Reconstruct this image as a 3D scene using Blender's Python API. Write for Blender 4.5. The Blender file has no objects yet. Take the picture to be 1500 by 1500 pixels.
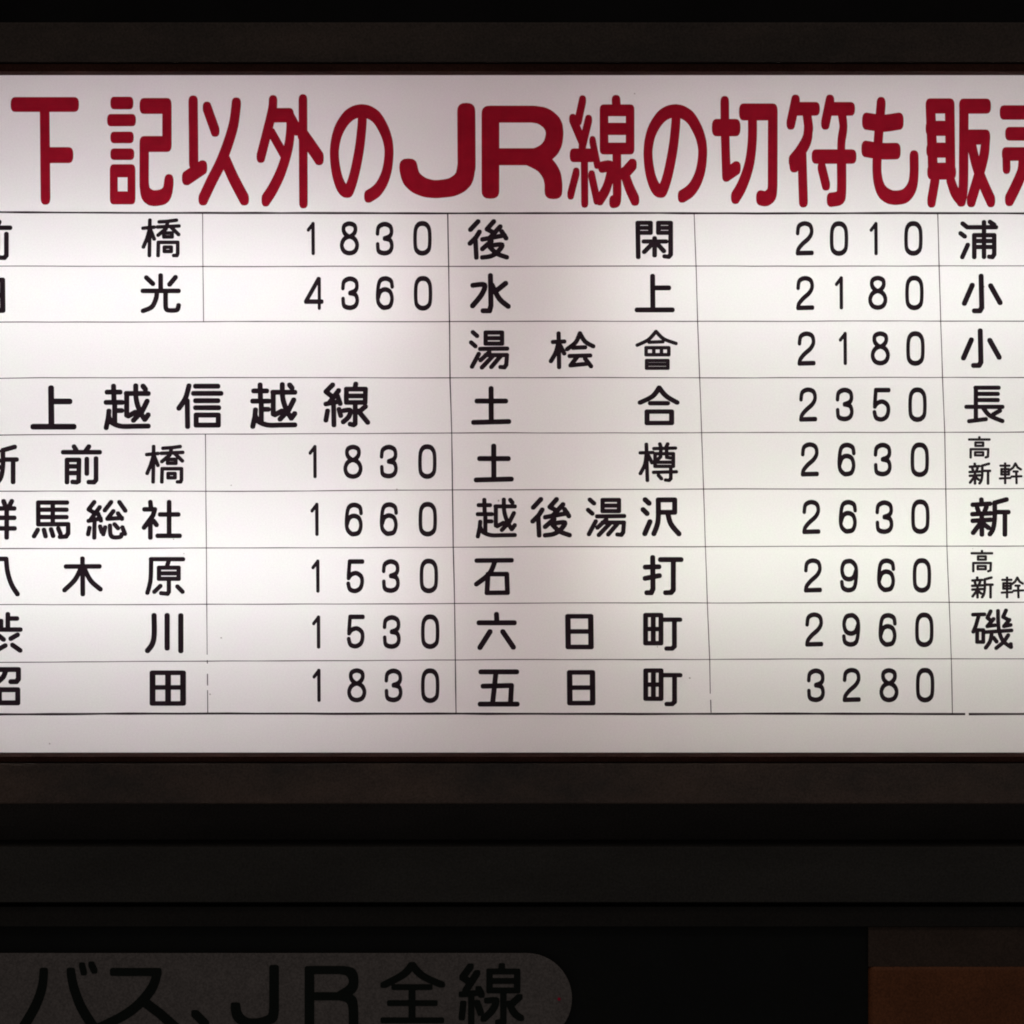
import bpy, math, random
from mathutils import Vector, geometry
random.seed(7)

# ------------------------------------------------------------------ camera, world, lamp, exposure
S = 0.0005                      # one photograph pixel is half a millimetre on the sign face
CAMD = 2.5                      # camera distance from the sign face
scene = bpy.context.scene
C = scene.collection
cam_d = bpy.data.cameras.new('camera'); cam = bpy.data.objects.new('camera', cam_d); C.objects.link(cam)
cam.location = (0, -CAMD, 0); cam.rotation_euler = (math.radians(90), 0, 0)
cam_d.sensor_width = 36; cam_d.lens = 36 * CAMD / (1500 * S)
cam_d.clip_start = 0.05; cam_d.clip_end = 50
scene.camera = cam
w = bpy.data.worlds.new('World'); scene.world = w; w.use_nodes = True
bg = w.node_tree.nodes['Background']
bg.inputs[0].default_value = (1.0, 0.90, 0.84, 1); bg.inputs[1].default_value = 0.055
lamp_d = bpy.data.lights.new('dim_fill_lamp', 'AREA'); lamp_d.shape = 'RECTANGLE'  # unseen fill lamp, added to lift the dark frame and give it form
lamp_d.size = 2.4; lamp_d.size_y = 0.5; lamp_d.energy = 3.6; lamp_d.color = (1.0, 0.86, 0.76)
lamp = bpy.data.objects.new('dim_fill_lamp', lamp_d); C.objects.link(lamp)
lamp.location = (0.5, -1.5, 2.0); lamp.rotation_euler = (math.radians(37), 0, 0)
scene.view_settings.view_transform = 'Standard'; scene.view_settings.look = 'None'
scene.view_settings.gamma = 1; scene.view_settings.exposure = 0
scene.cycles.max_bounces = 8; scene.cycles.diffuse_bounces = 5; scene.cycles.transparent_max_bounces = 16
scene.cycles.transmission_bounces = 6
scene.cycles.sample_clamp_indirect = 4
scene.cycles.pixel_filter_type = 'BLACKMAN_HARRIS'; scene.cycles.filter_width = 1.9

TUBE_POWER = 9.3

def P(px, py, y=0.0):           # a point of the sign wall, measured in photograph pixels, at real depth y
    k = (CAMD + y) / CAMD
    return Vector(((px - 750) * S * k, y, (750 - py) * S * k))

# ------------------------------------------------------------------ materials
def mat(name, col, rough=0.6, metal=0.0, var=0.0, scale=40, bump=0.0, spec=0.3, stretch=(1, 1, 1), col2=None):
    m = bpy.data.materials.new(name); m.use_nodes = True; nt = m.node_tree
    b = nt.nodes['Principled BSDF']
    b.inputs['Base Color'].default_value = (*col, 1); b.inputs['Roughness'].default_value = rough
    b.inputs['Metallic'].default_value = metal; b.inputs['Specular IOR Level'].default_value = spec
    if var or bump:
        tc = nt.nodes.new('ShaderNodeTexCoord'); mp = nt.nodes.new('ShaderNodeMapping')
        mp.inputs['Scale'].default_value = stretch
        nt.links.new(tc.outputs['Object'], mp.inputs[0])
        n = nt.nodes.new('ShaderNodeTexNoise'); n.inputs['Scale'].default_value = scale
        n.inputs['Detail'].default_value = 6; n.inputs['Roughness'].default_value = 0.65
        nt.links.new(mp.outputs[0], n.inputs['Vector'])
        r = nt.nodes.new('ShaderNodeValToRGB')
        r.color_ramp.elements[0].position = 0.3; r.color_ramp.elements[1].position = 0.72
        lo = [c * (1 - var) for c in col]; hi = [min(1, c * (1 + var)) for c in (col2 or col)]
        r.color_ramp.elements[0].color = (*lo, 1); r.color_ramp.elements[1].color = (*hi, 1)
        nt.links.new(n.outputs['Fac'], r.inputs[0])
        f = nt.nodes.new('ShaderNodeTexNoise'); f.inputs['Scale'].default_value = 700; f.inputs['Detail'].default_value = 3   # powder-coat grain
        nt.links.new(tc.outputs['Object'], f.inputs['Vector'])
        fr = nt.nodes.new('ShaderNodeMapRange'); fr.inputs[1].default_value = 0.3; fr.inputs[2].default_value = 0.7
        fr.inputs[3].default_value = 0.72; fr.inputs[4].default_value = 1.25
        nt.links.new(f.outputs['Fac'], fr.inputs[0])
        vm = nt.nodes.new('ShaderNodeVectorMath'); vm.operation = 'SCALE'
        nt.links.new(r.outputs[0], vm.inputs[0]); nt.links.new(fr.outputs[0], vm.inputs['Scale'])
        nt.links.new(vm.outputs[0], b.inputs['Base Color'])
        if bump:
            bp = nt.nodes.new('ShaderNodeBump'); bp.inputs['Strength'].default_value = bump
            bp.inputs['Distance'].default_value = 0.001
            nt.links.new(n.outputs['Fac'], bp.inputs['Height']); nt.links.new(bp.outputs[0], b.inputs['Normal'])
    return m

M = {}
M['rail'] = mat('brown_grey_painted_metal', (0.080, 0.068, 0.062), 0.5, var=0.30, scale=22, bump=0.25, stretch=(0.35, 1, 1), col2=(0.088, 0.066, 0.056))
M['rail_lit'] = mat('brown_grey_painted_metal_lit', (0.075, 0.064, 0.060), 0.5, var=0.30, scale=13, bump=0.25, stretch=(0.6, 1, 1), col2=(0.125, 0.084, 0.066))  # lighter copy of the rail paint, brownish reflections put into its colour
M['bead'] = mat('brown_rubbed_trim', (0.062, 0.027, 0.021), 0.8, spec=0.03, var=0.35, scale=60, bump=0.2, stretch=(0.3, 1, 1))
M['recess'] = mat('black_recess', (0.012, 0.012, 0.011), 0.8, var=0.3, scale=30)
M['groove'] = mat('black_sealant', (0.006, 0.006, 0.006), 0.9, var=0.2, scale=80)
M['soffit'] = mat('dark_painted_band', (0.11, 0.10, 0.095), 0.6, var=0.3, scale=14, bump=0.2, stretch=(0.3, 1, 1))
M['beam'] = mat('dark_beam_paint', (0.058, 0.056, 0.052), 0.6, var=0.25, scale=14, bump=0.2, stretch=(0.3, 1, 1))
M['black_board'] = mat('black_board', (0.008, 0.010, 0.010), 0.6, var=0.2, scale=30)
M['plate'] = mat('unlit_grey_plate', (0.225, 0.205, 0.20), 0.55, var=0.10, scale=60, spec=0.2)
M['plate_ink'] = mat('dark_green_black_ink', (0.012, 0.018, 0.015), 0.6, var=0.1, scale=60, spec=0.2)
M['orange'] = mat('dull_orange_paint', (0.26, 0.090, 0.036), 0.6, var=0.22, scale=18, bump=0.15)
M['brown'] = mat('dark_brown_paint', (0.085, 0.058, 0.045), 0.6, var=0.22, scale=22, bump=0.15)
M['wall'] = mat('night_wall', (0.012, 0.012, 0.013), 0.9, var=0.3, scale=12, bump=0.2)
M['pink_inside'] = mat('bounce_tinted_enamel', (0.52, 0.425, 0.44), 0.7, var=0.03, scale=20)  # pink tint chosen to colour the light bounced inside the casing
M['socket'] = mat('white_plastic_socket', (0.7, 0.66, 0.62), 0.5, var=0.05, scale=40)
M['cap'] = mat('aluminium_cap', (0.6, 0.58, 0.56), 0.35, metal=1.0, var=0.05, scale=60)
M['screw'] = mat('screw_metal', (0.10, 0.09, 0.085), 0.4, metal=0.8, var=0.1, scale=200)
M['scuff'] = mat('rubbed_scuff', (0.155, 0.125, 0.11), 0.7, var=0.3, scale=90)

def panel_mat():
    m = bpy.data.materials.new('opal_acrylic'); m.use_nodes = True; nt = m.node_tree
    nt.nodes.remove(nt.nodes['Principled BSDF']); out = nt.nodes['Material Output']
    tc = nt.nodes.new('ShaderNodeTexCoord')
    n = nt.nodes.new('ShaderNodeTexNoise'); n.inputs['Scale'].default_value = 34; n.inputs['Detail'].default_value = 7
    n.inputs['Roughness'].default_value = 0.75
    nt.links.new(tc.outputs['Object'], n.inputs['Vector'])
    r = nt.nodes.new('ShaderNodeValToRGB')
    r.color_ramp.elements[0].position = 0.3; r.color_ramp.elements[1].position = 0.7
    r.color_ramp.elements[0].color = (0.82, 0.75, 0.785, 1); r.color_ramp.elements[1].color = (0.80, 0.79, 0.765, 1)
    nt.links.new(n.outputs['Fac'], r.inputs[0])
    n2 = nt.nodes.new('ShaderNodeTexNoise'); n2.inputs['Scale'].default_value = 850; n2.inputs['Detail'].default_value = 2
    nt.links.new(tc.outputs['Object'], n2.inputs['Vector'])
    r2 = nt.nodes.new('ShaderNodeValToRGB')
    r2.color_ramp.elements[0].position = 0.25; r2.color_ramp.elements[1].position = 0.75
    r2.color_ramp.elements[0].color = (0.93, 0.92, 0.93, 1); r2.color_ramp.elements[1].color = (1, 1, 1, 1)
    nt.links.new(n2.outputs['Fac'], r2.inputs[0])
    mx = nt.nodes.new('ShaderNodeMix'); mx.data_type = 'RGBA'; mx.blend_type = 'MULTIPLY'; mx.inputs[0].default_value = 1
    nt.links.new(r.outputs[0], mx.inputs[6]); nt.links.new(r2.outputs[0], mx.inputs[7])
    t = nt.nodes.new('ShaderNodeBsdfTranslucent'); d = nt.nodes.new('ShaderNodeBsdfDiffuse')
    nt.links.new(mx.outputs[2], t.inputs[0]); nt.links.new(mx.outputs[2], d.inputs[0])
    ms = nt.nodes.new('ShaderNodeMixShader'); ms.inputs[0].default_value = 0.3
    nt.links.new(t.outputs[0], ms.inputs[1]); nt.links.new(d.outputs[0], ms.inputs[2])
    g = nt.nodes.new('ShaderNodeBsdfGlossy'); g.inputs['Roughness'].default_value = 0.25; g.inputs[0].default_value = (1, 1, 1, 1)
    ms2 = nt.nodes.new('ShaderNodeMixShader'); ms2.inputs[0].default_value = 0.03
    nt.links.new(ms.outputs[0], ms2.inputs[1]); nt.links.new(g.outputs[0], ms2.inputs[2])
    nt.links.new(ms2.outputs[0], out.inputs[0])
    return m
M['opal'] = panel_mat()

def clear_mat():
    m = bpy.data.materials.new('clear_back_face'); m.use_nodes = True; nt = m.node_tree
    nt.nodes.remove(nt.nodes['Principled BSDF'])
    t = nt.nodes.new('ShaderNodeBsdfTransparent'); nt.links.new(t.outputs[0], nt.nodes['Material Output'].inputs[0])
    return m
M['clear'] = clear_mat()

def film_mat(name, filt, body, vary=0.0, scale=90):        # coloured print: filters the light of the panel behind
    m = bpy.data.materials.new(name); m.use_nodes = True; nt = m.node_tree
    nt.nodes.remove(nt.nodes['Principled BSDF']); out = nt.nodes['Material Output']
    t = nt.nodes.new('ShaderNodeBsdfTransparent'); t.inputs[0].default_value = (*filt, 1)
    if vary:
        tc = nt.nodes.new('ShaderNodeTexCoord'); n = nt.nodes.new('ShaderNodeTexNoise')
        n.inputs['Scale'].default_value = scale; n.inputs['Detail'].default_value = 5
        nt.links.new(tc.outputs['Object'], n.inputs['Vector'])
        r = nt.nodes.new('ShaderNodeValToRGB'); r.color_ramp.elements[0].position = 0.3; r.color_ramp.elements[1].position = 0.7
        r.color_ramp.elements[0].color = (*[c * (1 - vary) for c in filt], 1)
        r.color_ramp.elements[1].color = (*[c * (1 + vary) for c in filt], 1)
        nt.links.new(n.outputs['Fac'], r.inputs[0]); nt.links.new(r.outputs[0], t.inputs[0])
    d = nt.nodes.new('ShaderNodeBsdfDiffuse'); d.inputs[0].default_value = (*body, 1)
    a = nt.nodes.new('ShaderNodeAddShader')
    nt.links.new(t.outputs[0], a.inputs[0]); nt.links.new(d.outputs[0], a.inputs[1]); nt.links.new(a.outputs[0], out.inputs[0])
    return m
M['red'] = film_mat('red_print', (0.31, 0.0085, 0.022), (0.03, 0.002, 0.004), 0.10)
M['ink'] = film_mat('black_print', (0.017, 0.010, 0.014), (0.02, 0.015, 0.018), 0.3)
M['line'] = film_mat('thin_rule_print', (0.085, 0.045, 0.060), (0.02, 0.015, 0.015), 0.45, 60)
M['rule'] = film_mat('thick_rule_print', (0.032, 0.018, 0.024), (0.02, 0.015, 0.018), 0.3, 60)

def emit(name, col, strength):
    m = bpy.data.materials.new(name); m.use_nodes = True; nt = m.node_tree
    nt.nodes.remove(nt.nodes['Principled BSDF'])
    e = nt.nodes.new('ShaderNodeEmission'); e.inputs[0].default_value = (*col, 1); e.inputs[1].default_value = strength
    nt.links.new(e.outputs[0], nt.nodes['Material Output'].inputs[0]); return m

# ------------------------------------------------------------------ helpers
def link(name, verts, faces, m, parent=None, label=None, smooth=False):
    me = bpy.data.meshes.new(name); me.from_pydata([tuple(v) for v in verts], [], faces); me.update()
    for x in (m if isinstance(m, (list, tuple)) else [m]): me.materials.append(x)
    if smooth:
        for p in me.polygons: p.use_smooth = True
    o = bpy.data.objects.new(name, me); C.objects.link(o)
    if parent: o.parent = parent
    if label: o['label'] = label
    return o
def thing(name, label, cat, loc=(0, 0, 0)):
    o = bpy.data.objects.new(name, None); C.objects.link(o); o.location = loc; o.empty_display_size = 0.05
    o['label'] = label; o['category'] = cat
    return o
def extrude_x(name, prof, x0, x1, m, parent=None, label=None, bev=0.0):
    """prof: closed list of (y, z); swept from x0 to x1"""
    n = len(prof); vs = [(x0, a, b) for a, b in prof] + [(x1, a, b) for a, b in prof]
    fs = [(i, (i + 1) % n, n + (i + 1) % n, n + i) for i in range(n)]
    fs += [tuple(range(n - 1, -1, -1)), tuple(range(n, 2 * n))]
    o = link(name, vs, fs, m, parent, label)
    if bev:
        b = o.modifiers.new('bevel', 'BEVEL'); b.width = bev; b.segments = 3; b.limit_method = 'ANGLE'; b.angle_limit = math.radians(30)
        for p in o.data.polygons: p.use_smooth = True
        nn = o.modifiers.new('normals', 'WEIGHTED_NORMAL')
    return o
def box(name, p0, p1, m, parent=None, label=None, bev=0.0):
    (x0, y0, z0), (x1, y1, z1) = p0, p1
    return extrude_x(name, [(y0, z0), (y0, z1), (y1, z1), (y1, z0)], x0, x1, m, parent, label, bev)
def zf(py, y): return (750 - py) * S * (CAMD + y) / CAMD
def xf(px, y): return (px - 750) * S * (CAMD + y) / CAMD
def cyl(name, a, b, r, m, parent=None, seg=20):
    a = Vector(a); b = Vector(b); d = (b - a).normalized(); u = d.orthogonal().normalized(); v = d.cross(u)
    vs = []
    for c in (a, b):
        for i in range(seg):
            t = 2 * math.pi * i / seg; vs.append(c + r * (math.cos(t) * u + math.sin(t) * v))
    fs = [(i, (i + 1) % seg, seg + (i + 1) % seg, seg + i) for i in range(seg)]
    fs += [tuple(range(seg - 1, -1, -1)), tuple(range(seg, 2 * seg))]
    return link(name, vs, fs, m, parent, smooth=False)

# ------------------------------------------------------------------ brush lettering
def pen(rx, ry, e=2.3, n=20):
    out = []
    for i in range(n):
        t = 2 * math.pi * i / n; c, s = math.cos(t), math.sin(t)
        out.append((rx * math.copysign(abs(c) ** (2 / e), c), ry * math.copysign(abs(s) ** (2 / e), s)))
    return out
def hull(pts):
    pts = sorted(set((round(a, 4), round(b, 4)) for a, b in pts))
    def half(ps):
        h = []
        for p in ps:
            while len(h) > 1 and (h[-1][0] - h[-2][0]) * (p[1] - h[-2][1]) - (h[-1][1] - h[-2][1]) * (p[0] - h[-2][0]) <= 1e-9: h.pop()
            h.append(p)
        return h
    a = half(pts); b = half(pts[::-1]); return a[:-1] + b[:-1]
def catmull(ps, k=5):
    if len(ps) < 3: return ps
    closed = ps[0] == ps[-1]; out = []
    n = len(ps)
    for i in range(n - 1):
        p1, p2 = ps[i], ps[i + 1]
        p0 = ps[i - 1] if i else (ps[-2] if closed else p1)
        p3 = ps[i + 2] if i + 2 < n else (ps[1] if closed else p2)
        for j in range(k):
            t = j / k
            out.append(tuple(0.5 * (2 * p1[a] + (p2[a] - p0[a]) * t + (2 * p0[a] - 5 * p1[a] + 4 * p2[a] - p3[a]) * t * t
                                    + (3 * p1[a] - p0[a] - 3 * p2[a] + p3[a]) * t ** 3) for a in (0, 1)))
    return out + [ps[-1]]
def parse(txt, rx, ry):
    st = []
    for s in txt.split('/'):
        s = s.strip(); r = (rx, ry); sm = False
        if s.startswith('['):
            a, s = s[1:].split(']'); r = tuple(float(v) for v in a.split(',')); s = s.strip()
        if s.startswith('~'): sm = True; s = s[1:]
        ps = [tuple(float(v) for v in q.split(',')) for q in s.split()]
        st.append((catmull(ps) if sm else ps, r))
    return st
def glyph_mesh(name, strokes, unit, centre, mt, e=2.3):
    """union of all brushed strokes as one flat triangulated sheet (no overlaps); unit = metres per stroke unit"""
    vs, fs = [], []
    for ps, (rx, ry) in strokes:
        pn = pen(rx, ry, e)
        segs = list(zip(ps, ps[1:])) if len(ps) > 1 else [(ps[0], ps[0])]
        for a, b in segs:
            h = hull([(a[0] + x, a[1] + y) for x, y in pn] + [(b[0] + x, b[1] + y) for x, y in pn])
            fs.append(list(range(len(vs), len(vs) + len(h)))); vs += [Vector(p) for p in h]
    v, _, f, _, _, of = geometry.delaunay_2d_cdt(vs, [], fs, 1, 0.02, True)
    keep = [t for t, o in zip(f, of) if len(o)]
    me = bpy.data.meshes.new(name)
    me.from_pydata([((p.x - centre[0]) * unit, 0, (centre[1] - p.y) * unit) for p in v], [], [tuple(t) for t in keep])
    me.update(); me.materials.append(mt)
    return me
def bounds(strokes):
    xs = [p[0] + s * r[0] for ps, r in strokes for p in ps for s in (-1, 1)]
    ys = [p[1] + s * r[1] for ps, r in strokes for p in ps for s in (-1, 1)]
    return ((min(xs) + max(xs)) / 2, (min(ys) + max(ys)) / 2)

G = {   # kanji of the fare table, four units to the pixel: (brush rx, brush ry, strokes)
'前': (13,13,"433,417 447,440/520,417 503,440/370,450 583,450/392,495 392,625/392,495 462,495 460,620 448,626 425,624/400,533 455,533/400,572 455,572/508,490 508,575/562,487 562,612 550,626 520,625"),
'橋': (11.5,11.5,"840,137 905,131/880,90 877,297/877,150 862,200 842,247/885,150 905,200/935,100 985,97 1035,90/925,130 1050,124/985,97 975,140 928,178/1005,132 1048,174/962,165 1010,165 1010,188 962,188 962,165/930,220 1043,220 1043,285 1038,297 1020,297/930,220 928,297/965,248 1005,248 1005,273 965,273 965,248"),
'光': (13,13,"857,427 895,463/941,415 941,505/1028,425 993,467/837,505 1045,505/~918,505 915,545 890,598 838,622/~970,505 970,590 975,612 990,619 1025,619 1040,612 1046,590"),
'上': (16,16,"300,72 302,298/302,150 408,150/196,298 432,298"),
'越': (14,14,"665,62 668,160/628,97 703,97/622,157 715,157/672,160 672,285/672,205 712,205/638,208 634,250 622,305/~636,240 655,275 710,297 790,297 868,296/740,105 868,105/742,105 742,232 752,237 792,215/~795,60 798,140 820,210 848,257/848,257 868,230/862,150 832,210 782,262/838,62 852,80"),
'信': (14,14,"~1106,62 1085,135 1047,193/1096,150 1098,300/1145,64 1275,64/1133,106 1293,106/1145,149 1275,149/1145,190 1280,190/1148,233 1278,233 1278,292 1148,292 1148,233"),
'線': (13.5,13.5,"450,55 410,95 445,122/485,88 430,160/410,167 490,152/478,120 494,165/455,160 457,290/420,208 410,262/487,198 497,235/585,50 580,75/530,80 642,80 640,158 530,158 530,80/530,120 640,120/582,160 582,282 572,290 552,285/~515,206 552,204 545,240 512,272/642,182 605,212/600,208 655,275"),
'新': (13,13,"1250,728 1252,755/1200,758 1300,752/1225,775 1235,802/1280,770 1268,800/1198,813 1305,808/1200,852 1305,846/1252,815 1253,932/1245,865 1202,922/1262,870 1292,893/1397,727 1330,746/~1328,746 1328,840 1318,900 1300,930/1330,801 1408,801/1388,805 1388,932"),
'群': (13,13,"20,738 30,765/68,738 54,765/-10,780 82,780/-5,835 82,835/-15,897 84,897/38,780 38,950/-125,750 -45,750 -45,840 -125,840/-135,795 -25,795/-85,740 -100,850 -140,900/-100,880 -40,880 -40,945 -100,945 -100,880"),
'馬': (12.5,12.5,"225,745 393,745/225,745 225,872/225,787 390,787/225,830 390,830/225,872 400,872 400,925 388,944 352,946/310,745 310,872/222,905 200,942/258,905 268,942/300,902 312,940/342,897 355,928"),
'総': (12,12,"553,742 520,785 550,803/585,772 528,850/520,852 590,838/576,810 592,850/555,850 553,950/525,893 517,930/587,885 597,918/652,742 615,790/700,742 735,792/665,795 630,840 715,835/692,808 715,840/617,890 606,930/~645,880 648,930 665,948 705,946 714,930/672,872 692,895/718,890 733,928"),
'社': (13,13,"882,743 885,775/848,785 908,785 898,820 845,892/882,845 882,950/900,852 918,876/992,743 992,937/940,815 1045,815/925,940 1053,940"),
'八': (13,13,"-8,74 36,74/~36,74 44,150 68,225 102,280/~-45,90 -55,180 -85,240 -120,280"),
'木': (13,13,"483,73 485,280/387,119 582,118/~475,125 440,195 378,257/~492,125 530,200 588,252"),
'原': (12,12,"885,75 1073,75/~886,75 884,180 876,230 864,272/990,82 978,120/932,125 1047,125 1047,190 932,190 932,125/932,158 1047,158/990,190 990,265 982,278 945,274/940,232 905,266/1040,235 1070,266"),
'渋': (13,13,"45,400 45,487/50,425 98,425/5,440 5,487/-25,490 118,490/102,520 62,543/-15,520 20,548/30,583 -10,605/72,580 117,612/-95,405 -65,425/-105,465 -75,485/-70,550 -100,610"),
'川': (14.5,14.5,"~903,407 904,520 892,575 865,612/980,407 980,597/1060,408 1060,613"),
'沼': (14,14,"-10,725 104,725 104,780 92,796 60,796/~30,730 15,768 -15,795/-8,843 100,843 100,920 -8,920 -8,843/-85,725 -55,745/-95,790 -65,808/-60,865 -90,925"),
'田': (16,13,"894,742 1073,742 1073,922 894,922 894,742/985,742 985,920/894,828 1073,828"),
'後': (13,13,"170,727 125,775/178,788 158,820 122,856/155,838 160,938/262,727 222,772 256,790/300,757 240,822/196,832 325,808/308,785 334,825/248,842 195,888/~235,870 310,863 285,905 245,930 195,938/~240,878 280,915 338,937"),
'閑': (13,12,"737,105 740,305/737,105 812,105 812,163 740,163/740,134 812,134/930,105 930,290 918,304 895,301/930,105 858,105 858,163 930,163/858,134 930,134/773,214 902,214/836,195 836,295/828,222 775,275/846,222 890,270"),
'水': (14,14,"1373,415 1376,590 1368,621 1330,621/~1270,472 1338,470 1322,525 1268,592/1462,460 1400,510/~1382,470 1425,550 1477,595"),
'湯': (12,12,"455,728 480,750/445,788 470,810/490,855 450,930/530,730 626,730 626,795 530,795 530,730/530,763 626,763/498,826 656,824/552,845 500,892/530,862 655,862 651,918 640,934 617,932/575,865 508,935/618,868 563,932"),
'桧': (12,12,"275,753 278,950/242,803 308,800/~273,810 258,865 230,915/285,825 308,870/~400,752 375,805 325,845/~400,752 430,800 478,828/360,837 430,834/340,885 460,882/388,885 345,940 448,930/430,900 465,945"),
'會': (11,11,"~845,742 800,790 735,822/~845,742 890,785 962,812/805,805 885,802/787,837 920,837 920,878 787,878 787,837/832,840 832,875/877,840 877,875/790,912 915,912 915,957 790,957 790,912/795,934 910,934"),
'土': (14,14,"1377,77 1378,270/1295,150 1462,150/1275,275 1480,270"),
'合': (14,12.5,"~863,72 825,122 752,159/~863,72 903,120 968,159/812,163 912,163/792,212 936,212 936,279 792,279 792,212"),
'樽': (11.5,11,"787,402 793,613/752,452 825,450/~787,455 778,520 752,573/800,470 820,510/866,400 872,420/912,400 902,420/832,427 957,424/838,457 945,457 945,531 838,531 838,457/872,430 870,475 855,490/905,430 907,478 930,482/842,507 940,507/830,566 962,563/930,545 930,603 920,613 900,611/858,583 875,603"),
'沢': (14,14,"780,729 803,750/768,787 791,810/808,858 778,928/857,730 953,730 953,803 857,803/~857,730 857,835 848,885 831,928/~912,803 930,870 978,929"),
'石': (13.5,13,"1297,84 1499,82/~1402,90 1370,160 1294,222/1362,163 1472,163 1476,272 1356,273 1362,163"),
'打': (14,14,"824,66 826,250 816,272 790,272/781,122 860,120/780,188 863,172/870,78 990,78/945,85 945,255 932,271 900,272"),
'六': (14,14,"1408,401 1410,445/1306,450 1512,450/1370,502 1311,595/1445,502 1507,593"),
'日': (15,13,"328,411 462,411 464,591 330,591 328,411/330,500 462,500"),
'町': (13.5,12.5,"783,405 873,405 873,570 783,570 783,405/783,487 873,487/828,405 828,570/888,432 984,432/952,440 952,588 938,601 907,601"),
'五': (14,14,"1317,738 1526,738/1330,822 1496,818 1490,925/1405,742 1385,925/1313,927 1529,927"),
'浦': (12.5,12.5,"1140,108 1168,130/1128,165 1152,183/1170,233 1138,304/1178,130 1335,129/1265,100 1265,303/1300,98 1325,115/1208,176 1325,176 1325,288 1314,304 1296,302/1208,176 1208,304/1208,210 1325,210/1208,245 1325,245"),
'小': (14,14,"1249,418 1253,602 1242,621 1210,621/1197,471 1151,577/1305,474 1360,573"),
'長': (12,12,"1215,71 1350,71/1217,71 1217,258/1217,107 1345,107/1217,143 1345,143/1162,183 1372,183/1178,267 1275,255/1358,205 1318,228/~1260,190 1300,235 1372,266"),
'高': (7,7,"1238,362 1238,375/1178,375 1297,375/1215,393 1260,393 1260,412 1215,412 1215,393/1187,432 1290,432 1288,475 1275,480/1187,432 1187,480/1213,450 1260,450 1260,468 1213,468 1213,450"),
'幹': (7.5,7.5,"1363,528 1415,528/1390,515 1390,630/1368,548 1412,548 1412,580 1368,580 1368,548/1368,564 1412,564/1360,603 1420,600/1450,515 1438,538 1420,552/1450,515 1463,538 1482,550/1440,562 1463,562/1428,592 1485,590/1455,565 1457,630"),
'磯': (12,12,"1202,400 1268,398/1237,400 1218,465 1203,500/1226,490 1262,490 1262,560 1226,560 1226,490/1305,380 1286,418 1308,436/1322,425 1286,468 1330,462/1395,375 1378,413 1405,428/1415,430 1383,468 1422,460/~1348,378 1352,480 1375,550 1423,590/1278,502 1427,492/~1312,502 1302,555 1276,594/1322,535 1340,558/1408,520 1382,560 1338,596/1423,572 1425,590"),
}
SMALL_NEW = (19, 19)
D = {   # numerals, four units to the pixel
'0': (9.5,14,"~974,110 1000,119 1016,155 1016,245 1000,275 974,284 948,275 933,245 933,155 948,119 974,110"),
'1': (8,10,"307,152 335,116/[9,11] 335,116 336,288"),
'2': (9.5,13,"~173,165 180,125 212,109 246,121 255,160 238,195 202,228 178,258 172,282/172,283 257,281"),
'3': (9.5,13.5,"~711,173 718,135 752,119 785,132 793,165 782,190 752,203/~752,203 785,213 795,248 783,278 752,289 718,277 712,238"),
'4': (10,13,"365,440 291,572 384,572/[8.5,12] 370,440 370,608"),
'5': (10,13,"551,92 625,92/550,92 544,175/~544,188 560,168 590,160 618,180 623,215 612,248 583,264 552,254 542,222"),
'6': (9.5,13.5,"~798,478 790,445 757,432 724,450 713,520 717,572 738,598 757,602 785,592 797,552 786,510 757,496 730,508 716,545"),
'8': (10,13,"~546,111 575,122 581,148 570,172 546,187 522,172 511,148 517,122 546,111/~546,187 578,203 591,238 578,272 546,284 514,272 501,238 514,203 546,187"),
}
D['9'] = None
DEPTH = [0]
mesh_cache = {}
def get_mesh(ch, table, mt, scale=1.0, weight=1.0, rot=False):
    key = (ch, mt.name, round(scale, 3), round(weight, 3))
    if key not in mesh_cache:
        if ch == '9':
            rx, ry, txt = D['6']; st = parse(txt, rx, ry)
            st = [([(-a, -b) for a, b in ps], r) for ps, r in st]
        else:
            rx, ry, txt = table[ch]; st = parse(txt, rx, ry)
        cx, cy = bounds(st)
        st = [(ps, (r[0] * weight * (1.15 if table is D else 1.0 if ch in '會樽橋幹磯' else 1.1), r[1] * weight * (1.08 if table is D else 0.97 if ch in '會樽橋幹磯' else 1.08))) for ps, r in st]
        mesh_cache[key] = glyph_mesh('character_' + ('digit' if table is D else 'kanji'), st, S * scale / 4, (cx, cy), mt)
    return mesh_cache[key]

# ================================================================== THE SETTING
wall = box('wall', (-2.2, 0.30, -1.4), (2.2, 0.40, 1.4), M['wall']); wall['kind'] = 'structure'

# ================================================================== THE ILLUMINATED FARE SIGN
X0, X1 = -0.56, 0.56
sign = thing('fare_sign', 'long backlit fare board with red heading and black table of station names and fares', 'sign', (0, 0, zf(1176, 0)))
def child(o, par=sign):
    o.parent = par; o.matrix_parent_inverse = par_inv(par); return o
def par_inv(par):
    from mathutils import Matrix
    return Matrix.Translation(-par.location) if par.parent is None else Matrix()   # parts keep their origin at the world's

FY = -0.016                     # front face of the frame
# opal panel: 3 mm acrylic, printed front
pz0, pz1 = zf(1125, 0), zf(88, 0)
vs = [(X0, 0, pz0), (X1, 0, pz0), (X1, 0, pz1), (X0, 0, pz1), (X0, .003, pz0), (X1, .003, pz0), (X1, .003, pz1), (X0, .003, pz1)]
panel = link('acrylic_panel', vs, [(0, 1, 2, 3), (5, 4, 7, 6), (4, 0, 3, 7), (1, 5, 6, 2), (4, 5, 1, 0), (3, 2, 6, 7)], [M['opal'], M['clear']], None, 'milky white translucent face printed with the heading and table')
for i in range(1, 6): panel.data.polygons[i].material_index = 1
child(panel)

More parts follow.
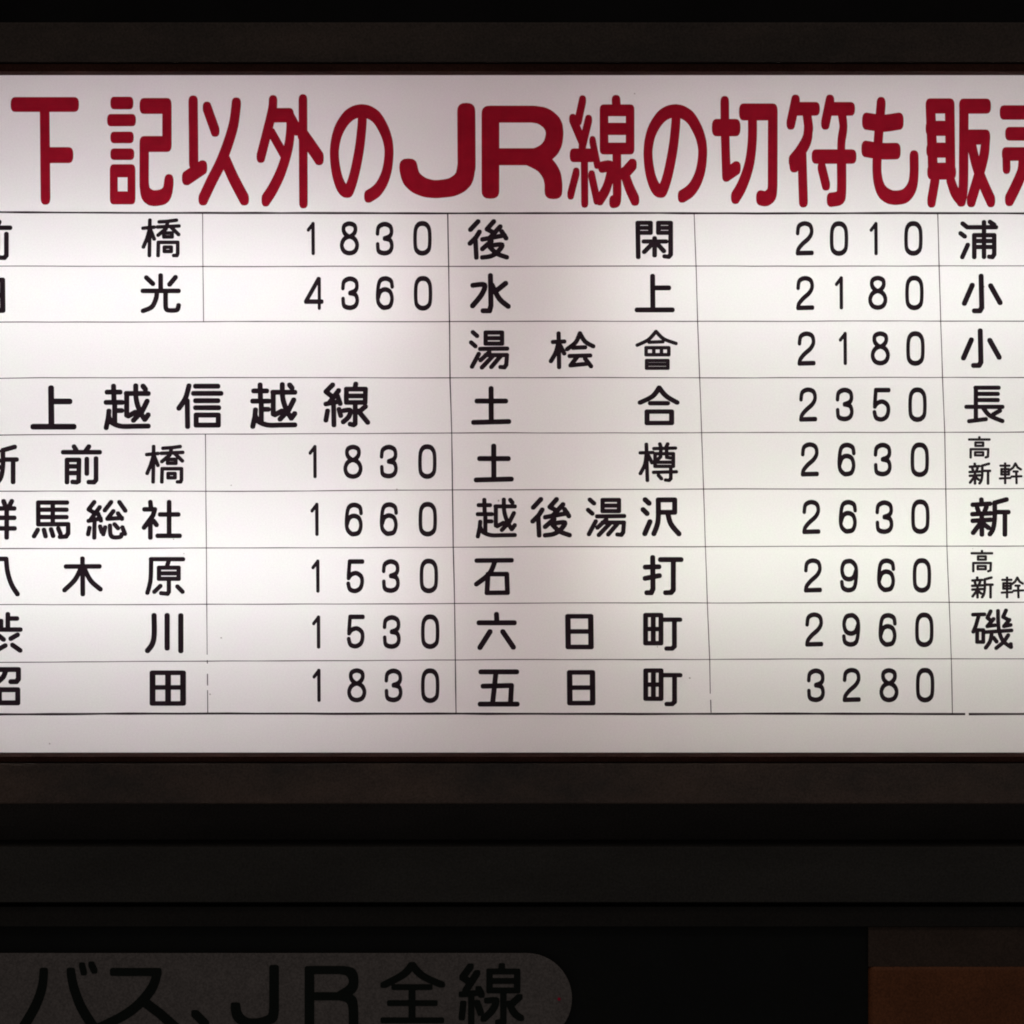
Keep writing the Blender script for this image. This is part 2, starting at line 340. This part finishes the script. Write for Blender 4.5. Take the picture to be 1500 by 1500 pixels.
# frame rails (top, bottom) and end stiles
zt = lambda py: zf(py, FY)
yb = 0.17
tr = extrude_x('frame_rail', [(FY, zt(91.0)), (FY - .0035, zt(34.0)), (FY, zt(33)), (yb, zt(33)), (yb, zt(60)), (.006, zt(60)), (.006, zt(91.0))], X0 - .03, X1 + .03, M['rail'], None, 'dark brown-grey top rail with a rubbed scuff', 0.0006); child(tr)
tb = extrude_x('inner_bead', [(FY + .0015, zt(93.0)), (FY + .0015, zt(104)), (-.0006, zf(110.5, 0)), (-.0006, zf(91.5, 0))], X0, X1, M['bead'], None, 'brown trim lip above the lit panel', 0.0004); child(tb)
tg = box('seal_groove', (X0, FY + .004, zt(94)), (X1, .0055, zt(90.5)), M['groove']); child(tg)
br = extrude_x('frame_rail', [(FY, zt(1119.3)), (FY + .0015, zt(1118.0)), (.006, zt(1118.0)), (.006, zt(1150)), (yb, zt(1150)), (yb, zt(1176)), (FY - .009, zt(1176)), (FY - .0095, zt(1174.5))], X0 - .03, X1 + .03, M['rail_lit'], None, 'dark brown bottom rail with faint brownish reflections painted in as patches', 0.0006); child(br)
bb = extrude_x('inner_bead', [(FY + .0015, zt(1116.3)), (FY + .0015, zt(1108.5)), (-.0006, zf(1102, 0)), (-.0006, zf(1117.6, 0))], X0, X1, M['bead'], None, 'brown trim lip below the lit panel', 0.0004); child(bb)
bg_ = box('seal_groove', (X0, FY + .004, zt(1119)), (X1, .0055, zt(1115.8)), M['groove']); child(bg_)
for sx in (-1, 1):
    a, b = sorted((sx * (X1 - .012), sx * (X1 + .029)))
    st = box('frame_stile', (a, FY - .001, zt(1117.5)), (b, yb, zt(91.6)), M['rail'], None, None, 0.0006); child(st)
# back casing, its inside tinted pink to colour the bounced light
bk = box('back_casing', (X0 - .028, yb, zt(1175)), (X1 + .028, yb + .006, zt(34)), M['pink_inside']); child(bk)
M['lilac_inside'] = mat('lilac_bounce_enamel', (0.68, 0.51, 0.58), 0.7, var=0.03, scale=20)  # stronger lilac, so the bounce tints and lifts the top of the panel
for nm, za, zb, cm in (('casing_wall', zt(60.5), zt(60.5) - .004, 'lilac_inside'), ('casing_wall', zt(1149.5) + .004, zt(1149.5), 'pink_inside')):
    o = box(nm, (X0, .0065, min(za, zb)), (X1, yb - .0005, max(za, zb)), M[cm]); child(o)
# rubbed scuff and a small chip on the rails
def blob(name, px, py, rx, ry, y, m, parent, seed, rot=0):
    rnd = random.Random(seed); pts = []
    for i in range(22):
        t = 2 * math.pi * i / 22; k = 0.75 + 0.35 * rnd.random()
        a, b = rx * k * math.cos(t), ry * k * math.sin(t)
        pts.append(P(px + a * math.cos(rot) - b * math.sin(rot), py + a * math.sin(rot) + b * math.cos(rot), y))
    o = link(name, [v for v in pts] + [v + Vector((0, -.00015, 0)) for v in pts],
             [tuple(range(22, 44))] + [(i, (i + 1) % 22, 22 + (i + 1) % 22, 22 + i) for i in range(22)], m)
    child(o, parent); return o
blob('scuff_mark', 1129, 72, 4.0, 11, FY - .00005, M['scuff'], tr, 3, 0.05)
blob('scuff_mark', 1133, 58, 2.4, 6, FY - .00005, M['scuff'], tr, 5, -0.1)
blob('paint_chip', 1397, 1164, 7, 3, FY - .00005, M['groove'], br, 9, -0.15)

# fluorescent tubes behind the panel (left pair brighter, right pair older)
TY = 0.086
tubes = [(-420, 645, 420, (0.925, 1.0, 0.975), 1.0), (-420, 655, 828, (0.915, 1.0, 0.965), 1.0),
         (845, 1900, 408, (0.912, 1.0, 0.95), 0.95), (840, 1900, 812, (0.895, 1.0, 0.88), 0.91)]
for k, (xa, xb, py, col, pw) in enumerate(tubes):
    m = emit('tube_glow', col, TUBE_POWER * pw); me_ = emit('tube_end_glow', (1.0, 0.72, 0.66), TUBE_POWER * pw * 0.7)
    x0 = max((xa - 750) * S, X0 + .01); x1 = min((xb - 750) * S, X1 - .01); z = (750 - py) * S
    body0, body1 = x0 + (0.02 if xa > 0 else 0), x1 - (0.02 if xb < 1500 else 0)
    tube = cyl('fluorescent_tube', (body0, TY, z), (body1, TY, z), 0.0125, m); child(tube)
    inner = (x1, -1) if xb < 1500 else (x0, 1)
    ex, sg = inner
    e = cyl('tube_end', (ex, TY, z), (ex + sg * 0.0199, TY, z), 0.0125, me_); child(e, tube)
    c = cyl('tube_cap', (ex - sg * 0.0001, TY, z), (ex - sg * 0.012, TY, z), 0.013, M['cap']); child(c, tube)
    s1 = box('tube_socket', (min(ex - sg * .0122, ex - sg * .024), TY - .012, z - .016), (max(ex - sg * .0122, ex - sg * .024), yb - .0002, z + .016), M['socket'], None, None, .001); child(s1)

# ------------------------------------------------------------------ printing on the panel
INKY = -0.00025
def put(me, name, px, py, label, parent=panel, y=INKY):
    o = bpy.data.objects.new(name, me); C.objects.link(o); o.parent = parent
    o.matrix_parent_inverse = par_inv(parent); o.location = P(px, py, y)
    if label: o['label'] = label
    return o

# heading (units of 3.75 to the pixel; origin of each crop given)
HB = (26, 40)
H = [
('下', 0, (27,41), "85,199 407,199/[27,41] 245,199 250,709/[27,44] 250,477 376,477"),
('記', 0, (22,35), "628,191 711,191/[22,34] 610,285 725,285/[22,32] 628,380 713,380/[22,32] 628,472 716,472/[22,36] 625,563 722,563 722,712 625,712 625,563/[26,44] 792,207 917,207 917,416 792,416 792,640/[26,44] ~792,630 800,685 828,710 862,713 900,703 920,675 928,625"),
('以', 0, (26,36), "1061,185 1064,520/[27,40] 1026,603 1112,545/[24,34] 1137,217 1182,343/~1298,196 1285,300 1257,400 1212,520 1162,620 1116,718/~1240,510 1285,610 1342,718"),
('外', 1, (24,35), "~75,182 70,235 45,340 8,485/[24,40] 75,258 165,258/[24,38] ~165,258 172,310 160,430 122,560 75,660 35,722/[22,36] 165,262 205,335/[18,32] 70,360 132,470/[24,35] 239,177 242,735/[26,40] ~235,360 285,430 328,493"),
('の', 1, (25,42), "[25,36] ~566,262 562,330 548,450 522,580 497,660 480,676 452,655 427,590 413,500 415,420 438,335 492,259 566,233 635,262 678,325 703,390 712,460 703,550 680,620 645,672 600,703"),
('J', 1, (50,50), "1136,240 1138,540/~1138,530 1122,605 1070,648 1000,662 940,662 880,643 835,603 818,545"),
('R', 2, (49,47), "-156,252 -156,670/-156,252 80,252/~70,252 130,262 180,300 196,350 186,415 152,460 95,487/-156,486 100,486/~60,486 135,525 175,575 189,625 190,672"),
('線', 2, (20,30), "350,178 327,285/296,280 345,395/383,285 348,430/[24,38] 303,478 402,478/[18,28] 405,400 430,525/[20,32] 360,480 362,735/[19,30] 315,575 285,692/[19,30] 400,590 428,720/[24,32] 534,178 537,220/[24,33] 468,231 611,231 611,441 468,441 468,231/[24,34] 468,333 611,333/[24,32] 538,440 540,690/[24,36] ~540,690 536,725 520,733/[22,32] ~458,543 505,545 485,650 445,722/[24,34] 624,530 578,582/[24,34] ~580,575 605,650 638,722"),
('の', 2, (25,42), None),
('切', 2, (26,40), "[28,48] 1088,326 1190,326/[24,38] ~1131,190 1133,350 1140,583/[24,38] 1140,586 1195,548/[27,47] 1236,240 1395,240/[27,42] 1395,240 1394,640/[27,42] ~1394,640 1388,690 1358,716 1330,712/[25,38] ~1283,245 1282,400 1265,530 1228,640 1190,708"),
('符', 3, (24,36), "245,180 219,302/[25,38] 248,223 354,223/[24,36] 305,235 318,330/434,180 409,302/[25,38] 440,223 547,223/[22,36] ~498,240 508,320 497,400 496,485/[26,40] 359,485 554,485/[25,38] ~316,320 308,390 270,460 232,508/[26,36] 235,508 238,537/[25,38] 280,470 288,727/[26,40] ~497,480 498,660 488,710 442,722/[23,32] 389,547 412,640"),
('も', 3, (25,40), "~715,197 705,320 694,480 694,590 715,668 755,703 800,711 850,698 885,650 896,580 896,490/[27,48] ~637,291 725,302 812,291/[27,46] ~633,443 710,455 796,455"),
('販', 3, (27,42), "986,207 1092,207 1096,560 1000,560 986,207/986,330 1094,330/990,450 1094,450/995,570 1100,570/[24,38] 1012,610 992,728/[22,36] ~1095,610 1120,680 1155,725/1170,208 1292,208/[26,42] 1170,208 1168,600/[26,36] ~1168,600 1165,670 1155,725/1180,378 1288,378/[25,38] ~1290,378 1280,480 1245,610 1210,726/[24,38] ~1208,400 1235,520 1275,630 1318,726"),
('売', 3, (26,40), "1392,243 1715,243/[26,38] 1422,360 1685,360/[25,38] 1403,471 1710,471/[22,36] 1403,471 1404,545/[22,36] 1708,471 1708,545/[25,38] 1555,180 1555,360/[25,38] ~1495,490 1488,570 1455,650 1420,720/[25,38] ~1610,490 1610,660 1640,712 1700,706 1715,650"),
]
origin = {0: 0, 1: 380, 2: 760, 3: 1100}
HEAD = '下記以外のJR線の切符も販売'
for i, (ch, cr, br_, txt) in enumerate(H):
    ox, oy = origin[cr], 100
    if txt is None:
        txt = [h[3] for h in H if h[0] == 'の'][0]; ox = 380 + 459.4
    st = parse(txt, *br_)
    cx, cy = bounds(st)
    me = glyph_mesh('heading_character', st, S / 3.75, (cx, cy), M['red'], 2.6)
    put(me, 'heading_character', ox + cx / 3.75, oy + cy / 3.75, 'large red heading character ' + ch + (' after 外' if i == 4 else ' after 線' if i == 8 else ''))

# table text: (character, x, y, scale, weight) in photograph pixels
ROWS = [
 ('前橋', [('前', -12, 351.5, 1, 1), ('橋', 235.8, 348.4, 1, 1)]),
 ('後閑', [('後', 715.3, 350.8, 1, 1), ('閑', 958.3, 351.5, 1, 1)]),
 ('浦', [('浦', 1433, 350.8, 1, 1)]),
 ('日光', [('日', -13, 432.5, 1, 1), ('光', 235.5, 429.5, 1, 1)]),
 ('水上', [('水', 718.3, 429.5, 1, 1), ('上', 959, 429.3, .872, .98)]),
 ('小', [('小', 1438.8, 430, 1, 1)]),
 ('湯桧會', [('湯', 716.5, 512.5, 1, 1), ('桧', 838, 513, 1, 1), ('會', 961.8, 512.5, 1, 1)]),
 ('小', [('小', 1437.5, 510, 1, 1)]),
 ('上越信越線', [('上', 78.3, 596.8, 1, 1), ('越', 186.3, 595.8, 1, 1), ('信', 292.8, 595, 1, 1), ('越', 401, 594, 1, 1), ('線', 508, 592.5, 1, 1)]),
 ('土合', [('土', 719.5, 594, 1, 1), ('合', 964.8, 593.8, 1, 1)]),
 ('長', [('長', 1442, 592.5, 1, 1)]),
 ('新前橋', [('新', -2, 680.3, 1, 1), ('前', 119.3, 680.3, 1, 1), ('橋', 241.3, 680, 1, 1)]),
 ('土樽', [('土', 723.3, 678.3, 1, 1), ('樽', 964.3, 677, 1, 1)]),
 ('高 新幹', [('高', 1434.5, 655.3, 1, 1), ('新', 1435.3, 693.8, .565, 1.02), ('幹', 1480.5, 693.3, 1, 1)]),
 ('群馬総社', [('群', -6.5, 760.8, 1, 1), ('馬', 74.8, 761.3, 1, 1), ('総', 156.3, 761.5, 1, 1), ('社', 237, 761.5, 1, 1)]),
 ('越後湯沢', [('越', 727, 758.8, .88, .95), ('後', 807.3, 757.8, 1, 1), ('湯', 887.8, 757.8, 1, 1), ('沢', 968.3, 757, 1, 1)]),
 ('新', [('新', 1450.8, 757.3, 1, 1)]),
 ('八木原', [('八', -1, 844.5, 1, 1), ('木', 120.8, 844.3, 1, 1), ('原', 242, 844.5, 1, 1)]),
 ('石打', [('石', 723.5, 844.6, 1, 1), ('打', 971.3, 842.5, 1, 1)]),
 ('高 新幹', [('高', 1438.3, 822, 1, 1), ('新', 1439, 860.5, .565, 1.02), ('幹', 1483.3, 860.5, 1, 1)]),
 ('渋川', [('渋', 3, 926.3, 1, 1), ('川', 240.5, 927.5, 1, 1)]),
 ('六日町', [('六', 727.5, 924.3, 1, 1), ('日', 848.8, 925.3, 1, 1), ('町', 970.8, 925.5, 1, 1)]),
 ('磯', [('磯', 1453.5, 921.8, 1, 1)]),
 ('沼田', [('沼', 3, 1005.8, 1, 1), ('田', 245.8, 1008, 1, 1)]),
 ('五日町', [('五', 730.5, 1007.8, 1, 1), ('日', 851.3, 1007.5, 1, 1), ('町', 971, 1006.8, 1, 1)]),
]
for word, chars in ROWS:
    for ch, px, py, sc, wt in chars:
        right = {'群': 24.5, '渋': 33, '沼': 30.5, '八': 28.8}
        if ch in right:      # cut by the left edge of the photograph: placed by its right edge
            rx, ry, txt = G[ch]; st = parse(txt, rx, ry)
            xs = [p[0] + r[0] for ps, r in st for p in ps]; px = right[ch] - (max(xs) - bounds(st)[0]) / 4
        put(get_mesh(ch, G, M['ink'], sc, wt), 'kanji_character', px, py, 'black character %s in the table entry %s' % (ch, word))

FARES = [
 ('1830', (455.3, 511.9, 563.5, 618.8), 349.5, '前橋'), ('4360', (459.6, 512.8, 563.8, 619.7), 429.7, '日光'),
 ('1830', (458.0, 517.0, 569.5, 626.0), 676.5, '新前橋'), ('1660', (460.8, 518.2, 569.6, 626.6), 760.8, '群馬総社'),
 ('1530', (462.2, 520.5, 572.5, 628.2), 843.8, '八木原'), ('1530', (463.2, 521.2, 573.8, 630.2), 925.5, '渋川'),
 ('1830', (463.8, 522.6, 576.4, 630.2), 1004.2, '沼田'),
 ('2010', (1178.8, 1229.0, 1279.8, 1338.0), 349.4, '後閑'), ('2180', (1179.5, 1229.0, 1285.8, 1339.5), 429.3, '水上'),
 ('2180', (1181.5, 1234.7, 1289.5, 1341.0), 510.5, '湯桧會'), ('2350', (1183.8, 1237.3, 1291.3, 1344.0), 592.7, '土合'),
 ('2630', (1186.3, 1240.0, 1293.0, 1347.3), 673.2, '土樽'), ('2630', (1188.5, 1242.0, 1295.5, 1348.2), 757.2, '越後湯沢'),
 ('2960', (1190.8, 1243.8, 1298.0, 1350.5), 843.0, '石打'), ('2960', (1192.7, 1246.8, 1300.2, 1354.0), 922.6, '六日町'),
 ('3280', (1195.2, 1247.6, 1302.2, 1355.2), 1003.6, '五日町'),
]
for num, xs, py, st_name in FARES:
    for c, px in zip(num, xs):
        put(get_mesh(c, D, M['ink']), 'fare_digit', px, py + random.uniform(-.4, .4), 'black numeral %s in the fare %s beside %s' % (c, num, st_name))

# ruled lines, slightly wavy, as thin printed strips
def rule(pts, wd, mt, vertical=False, wave=0.35):
    DEPTH[0] += 1; y = -0.00012 - 0.000002 * DEPTH[0]
    vs = []; rnd = random.Random(DEPTH[0])
    dense = []
    for (a, b), (c, d) in zip(pts, pts[1:]):
        n = max(1, int(math.hypot(c - a, d - b) / 35))
        dense += [(a + (c - a) * i / n, b + (d - b) * i / n) for i in range(n)]
    dense.append(pts[-1])
    ph = rnd.uniform(0, 6)
    for i, (a, b) in enumerate(dense):
        o = wave * math.sin(i * 0.5 + ph) * 0.6 + rnd.uniform(-wave, wave) * 0.5; h = wd / 2 * rnd.uniform(0.82, 1.15)
        if vertical: vs += [P(a + o * .7 - h, b, y), P(a + o * .7 + h, b, y)]
        else: vs += [P(a, b + o - h, y), P(a, b + o + h, y)]
    o = link('ruled_line', vs, [(2 * i, 2 * i + 1, 2 * i + 3, 2 * i + 2) for i in range(len(dense) - 1)], mt)
    child(o, panel); return o
L, R = -340, 1840
rule([(L, 310.5), (0, 311), (375, 312.2), (750, 312.3), (1500, 312.4), (R, 312.4)], 3.0, M['rule'])
rule([(L, 389.5), (0, 390), (375, 390.3), (750, 390), (1500, 389.6), (R, 389.4)], 1.35, M['line'])
rule([(L, 472), (0, 471.8), (375, 471.2), (750, 470.8), (1500, 470.3), (R, 470.3)], 1.35, M['line'])
rule([(L, 555), (0, 554.4), (60, 553.2), (750, 553.4), (1500, 553), (R, 553)], 1.35, M['line'])
rule([(L, 637.5), (0, 637), (375, 635.6), (750, 634.2), (1125, 633.6), (1500, 633), (R, 633)], 1.35, M['line'])
rule([(L, 719.6), (0, 719.6), (375, 719.4), (750, 717.4), (1125, 716.3), (1500, 716), (R, 716)], 1.35, M['line'])
rule([(L, 804.2), (0, 803.6), (375, 802.8), (750, 801.2), (1125, 800.4), (1500, 799.8), (R, 799.8)], 1.35, M['line'])
rule([(L, 885.8), (0, 885.6), (375, 885.3), (750, 883.6), (1125, 882.9), (1500, 882.2), (R, 882)], 1.35, M['line'])
rule([(L, 970), (0, 970), (375, 968.3), (750, 966.4), (1125, 965.6), (1500, 964.8), (R, 964.8)], 1.35, M['line'])
rule([(L, 1046.4), (0, 1046.2), (375, 1045.2), (750, 1045.8), (1125, 1045.6), (1414, 1045.8)], 3.3, M['rule'])
rule([(1419, 1046), (R, 1046)], 3.3, M['rule'])
rule([(296.7, 312), (297.4, 390), (298.3, 471)], 1.25, M['line'], True)
rule([(300.7, 636), (301.5, 720), (302.5, 803), (303, 885), (303.6, 959)], 1.3, M['line'], True)
rule([(303.6, 967), (303.8, 972)], 1.5, M['line'], True, .05)
rule([(304, 987), (304, 1004)], 1.4, M['line'], True, .05)
rule([(304, 1011), (304.3, 1044)], 1.4, M['rule'], True, .05)
rule([(655.8, 312), (657.3, 390), (658.6, 471), (659.4, 560), (661.5, 636), (663.9, 800), (666, 885), (668, 1045)], 1.7, M['rule'], True)
rule([(1016.6, 312), (1019.5, 390), (1022, 471), (1025, 555), (1028, 636), (1030.6, 717), (1033.2, 800), (1036, 885), (1039.5, 966), (1040.5, 1016)], 1.35, M['line'], True)
rule([(1041, 1025), (1041.6, 1044)], 1.5, M['rule'], True, .05)
rule([(1373.7, 312), (1375.6, 390), (1377.9, 471), (1380.6, 555), (1384, 636), (1387.2, 800), (1390.5, 885), (1393.5, 966), (1395, 1045)], 1.4, M['line'], True)

# a few tiny dust specks stuck on the face
rd = random.Random(21)
M['speck'] = film_mat('dust_speck', (0.5, 0.46, 0.44), (0.03, 0.028, 0.025))
for k in range(16):
    px, py = rd.uniform(10, 1490), rd.uniform(118, 1092); r = rd.uniform(.7, 1.5)
    q = [P(px + r * rd.uniform(.6, 1.3) * math.cos(a), py + r * rd.uniform(.5, 1.2) * math.sin(a), -.0004) for a in [i * math.pi / 3.5 for i in range(7)]]
    child(link('dust_speck', q, [tuple(range(7))], M['speck']), panel)

# ================================================================== BELOW THE SIGN
# recessed dark band under the frame, then a beam, then the lower board
band = thing('recessed_band', 'black recessed strip running directly under the lit sign', 'panel', (0, .03, zf(1233, .03)))
o = box('band_face', (-.62, .03, zf(1233.5, .03)), (.62, .10, zf(1150, .03)), M['soffit']); child(o, band)
beam = thing('metal_beam', 'dark horizontal beam between the lit fare board and the lower board', 'beam', (0, -.006, zf(1323, -.006)))
o = extrude_x('beam_face', [(-.006, zf(1241, -.006)), (-.002, zf(1236, -.002)), (.10, zf(1236, -.002)), (.10, zf(1322, -.006)), (-.006, zf(1322, -.006))], -.63, .63, M['beam'], None, None, .0008); child(o, beam)
o = box('shadow_gap', (-.62, .006, zf(1329, .006)), (.62, .10, zf(1320.5, .006)), M['groove']); child(o, beam)
lower = thing('lower_board', 'unlit black board with a cut corner of brown and orange at its right', 'board', (0, 0, zf(1700, 0)))
o = box('board_head', (-.61, -.001, zf(1357, -.001)), (.61, .05, zf(1328.3, -.001)), mat('dark_head_trim', (0.026, 0.024, 0.022), 0.6, var=0.25, scale=18, stretch=(.3, 1, 1)), None, 'dark upper edge strip'); child(o, lower)
o = box('board_face', (-.61, .004, zf(1700, .004)), (xf(1271.5, .004), .05, zf(1356, .004) - .0004), M['black_board'], None, 'flat black face'); child(o, lower)
o = box('side_post', (xf(1272, .001), .001, zf(1416, .001)), (.61, .052, zf(1357.6, .001)), M['brown'], None, 'dark brown upper corner'); child(o, lower)
o = box('orange_panel', (xf(1272.5, -.0005), -.0005, zf(1700, 0)), (.61, .051, zf(1414, -.0005)), M['orange'], None, 'dull orange painted panel', .0045); child(o, lower)

# rounded grey name plate on the lower board
plate = thing('name_plate', 'unlit rounded grey plate lettered バス、JR全線 on the black lower board', 'sign', (xf(400, -.002), -.002, zf(1527, -.002)))
cy_, rr = 1462.5, 66.5
pts = []
xl, xr = -180, 838 - rr
for i in range(25):
    t = -math.pi / 2 + math.pi * i / 24
    pts.append((xr + rr * math.cos(t), cy_ + rr * math.sin(t)))
for i in range(25):
    t = math.pi / 2 + math.pi * i / 24
    pts.append((xl + rr * math.cos(t), cy_ + rr * math.sin(t)))
n = len(pts); PYF = -.002
vs = [P(a, b, PYF) for a, b in pts] + [P(a, b, .0038) for a, b in pts]
o = link('plate_face', vs, [tuple(range(n))] + [(i, n + i, n + (i + 1) % n, (i + 1) % n) for i in range(n)], M['plate']); child(o, plate); face = o
b_ = o.modifiers.new('bevel', 'BEVEL'); b_.width = .0006; b_.segments = 2; b_.limit_method = 'ANGLE'
B = [   # (char, origin x, origin y, units per pixel, brush, strokes)
('バ', 0, 1390, 5.769, (36, 36), "~370,195 355,330 300,480 210,640 150,720/~598,195 625,330 690,500 790,660 830,720/[26,26] 693,140 708,198/[26,26] 772,132 797,183"),
('ス', 0, 1390, 5.769, (36, 34), "965,195 1330,195/~1330,195 1290,320 1190,450 1050,560 850,660/1230,455 1350,545 1480,660"),
('、', 240, 1390, 4.6875, (26, 26), "215,445 285,515"),
('J', 240, 1390, 4.6875, (33, 28), "757,138 757,420/~757,410 745,470 690,497 620,505 550,497 505,455 492,395"),
('R', 240, 1390, 4.6875, (33, 28), "1000,145 1000,560/1000,145 1220,145/~1220,145 1280,160 1303,210 1290,270 1220,318/1000,325 1220,325/~1220,325 1280,345 1300,400 1303,560"),
('全', 540, 1390, 4.6875, (24, 20), "~298,110 240,175 105,248/~298,110 370,185 500,245/180,262 415,262/298,262 298,490/150,372 450,372/105,490 495,490"),
('線', 540, 1390, 4.6875, (22, 20), "700,120 645,195 690,225/745,165 665,290/640,312 770,300/755,275 775,315/705,310 705,510/650,375 640,470/745,370 770,440/915,118 910,150/830,155 1020,155 1020,285 830,285 830,155/830,220 1020,220/925,290 925,500 890,505/~815,355 875,355 850,420 790,480/1035,330 975,385/~965,375 1000,440 1045,475"),
]
for ch, ox, oy, u, pr, txt in B:
    st = parse(txt, *pr); cx, cy = bounds(st)
    me = glyph_mesh('plate_character', st, S / u, (cx, cy), M['plate_ink'], 4.0)
    put(me, 'plate_character', ox + cx / u, oy + cy / u, 'dark character %s on the grey plate' % ch, face, PYF - .0003)
# tiny glowing dot added for a red reflection on the plate's right end
red_dot = thing('red_reflection_dot', 'tiny glowing dot standing for a dim red reflection at the right end of the rounded grey plate', 'reflection', tuple(P(819, 1463.5, PYF - .0001)))
o = cyl('lens', P(819, 1463.5, PYF - .0001), P(819, 1463.5, PYF - .0012), .0011, emit('red_reflection_glow', (0.055, 0.002, 0.006), 1.0)); child(o, red_dot)  # emissive disc imitating the reflection, no real lens
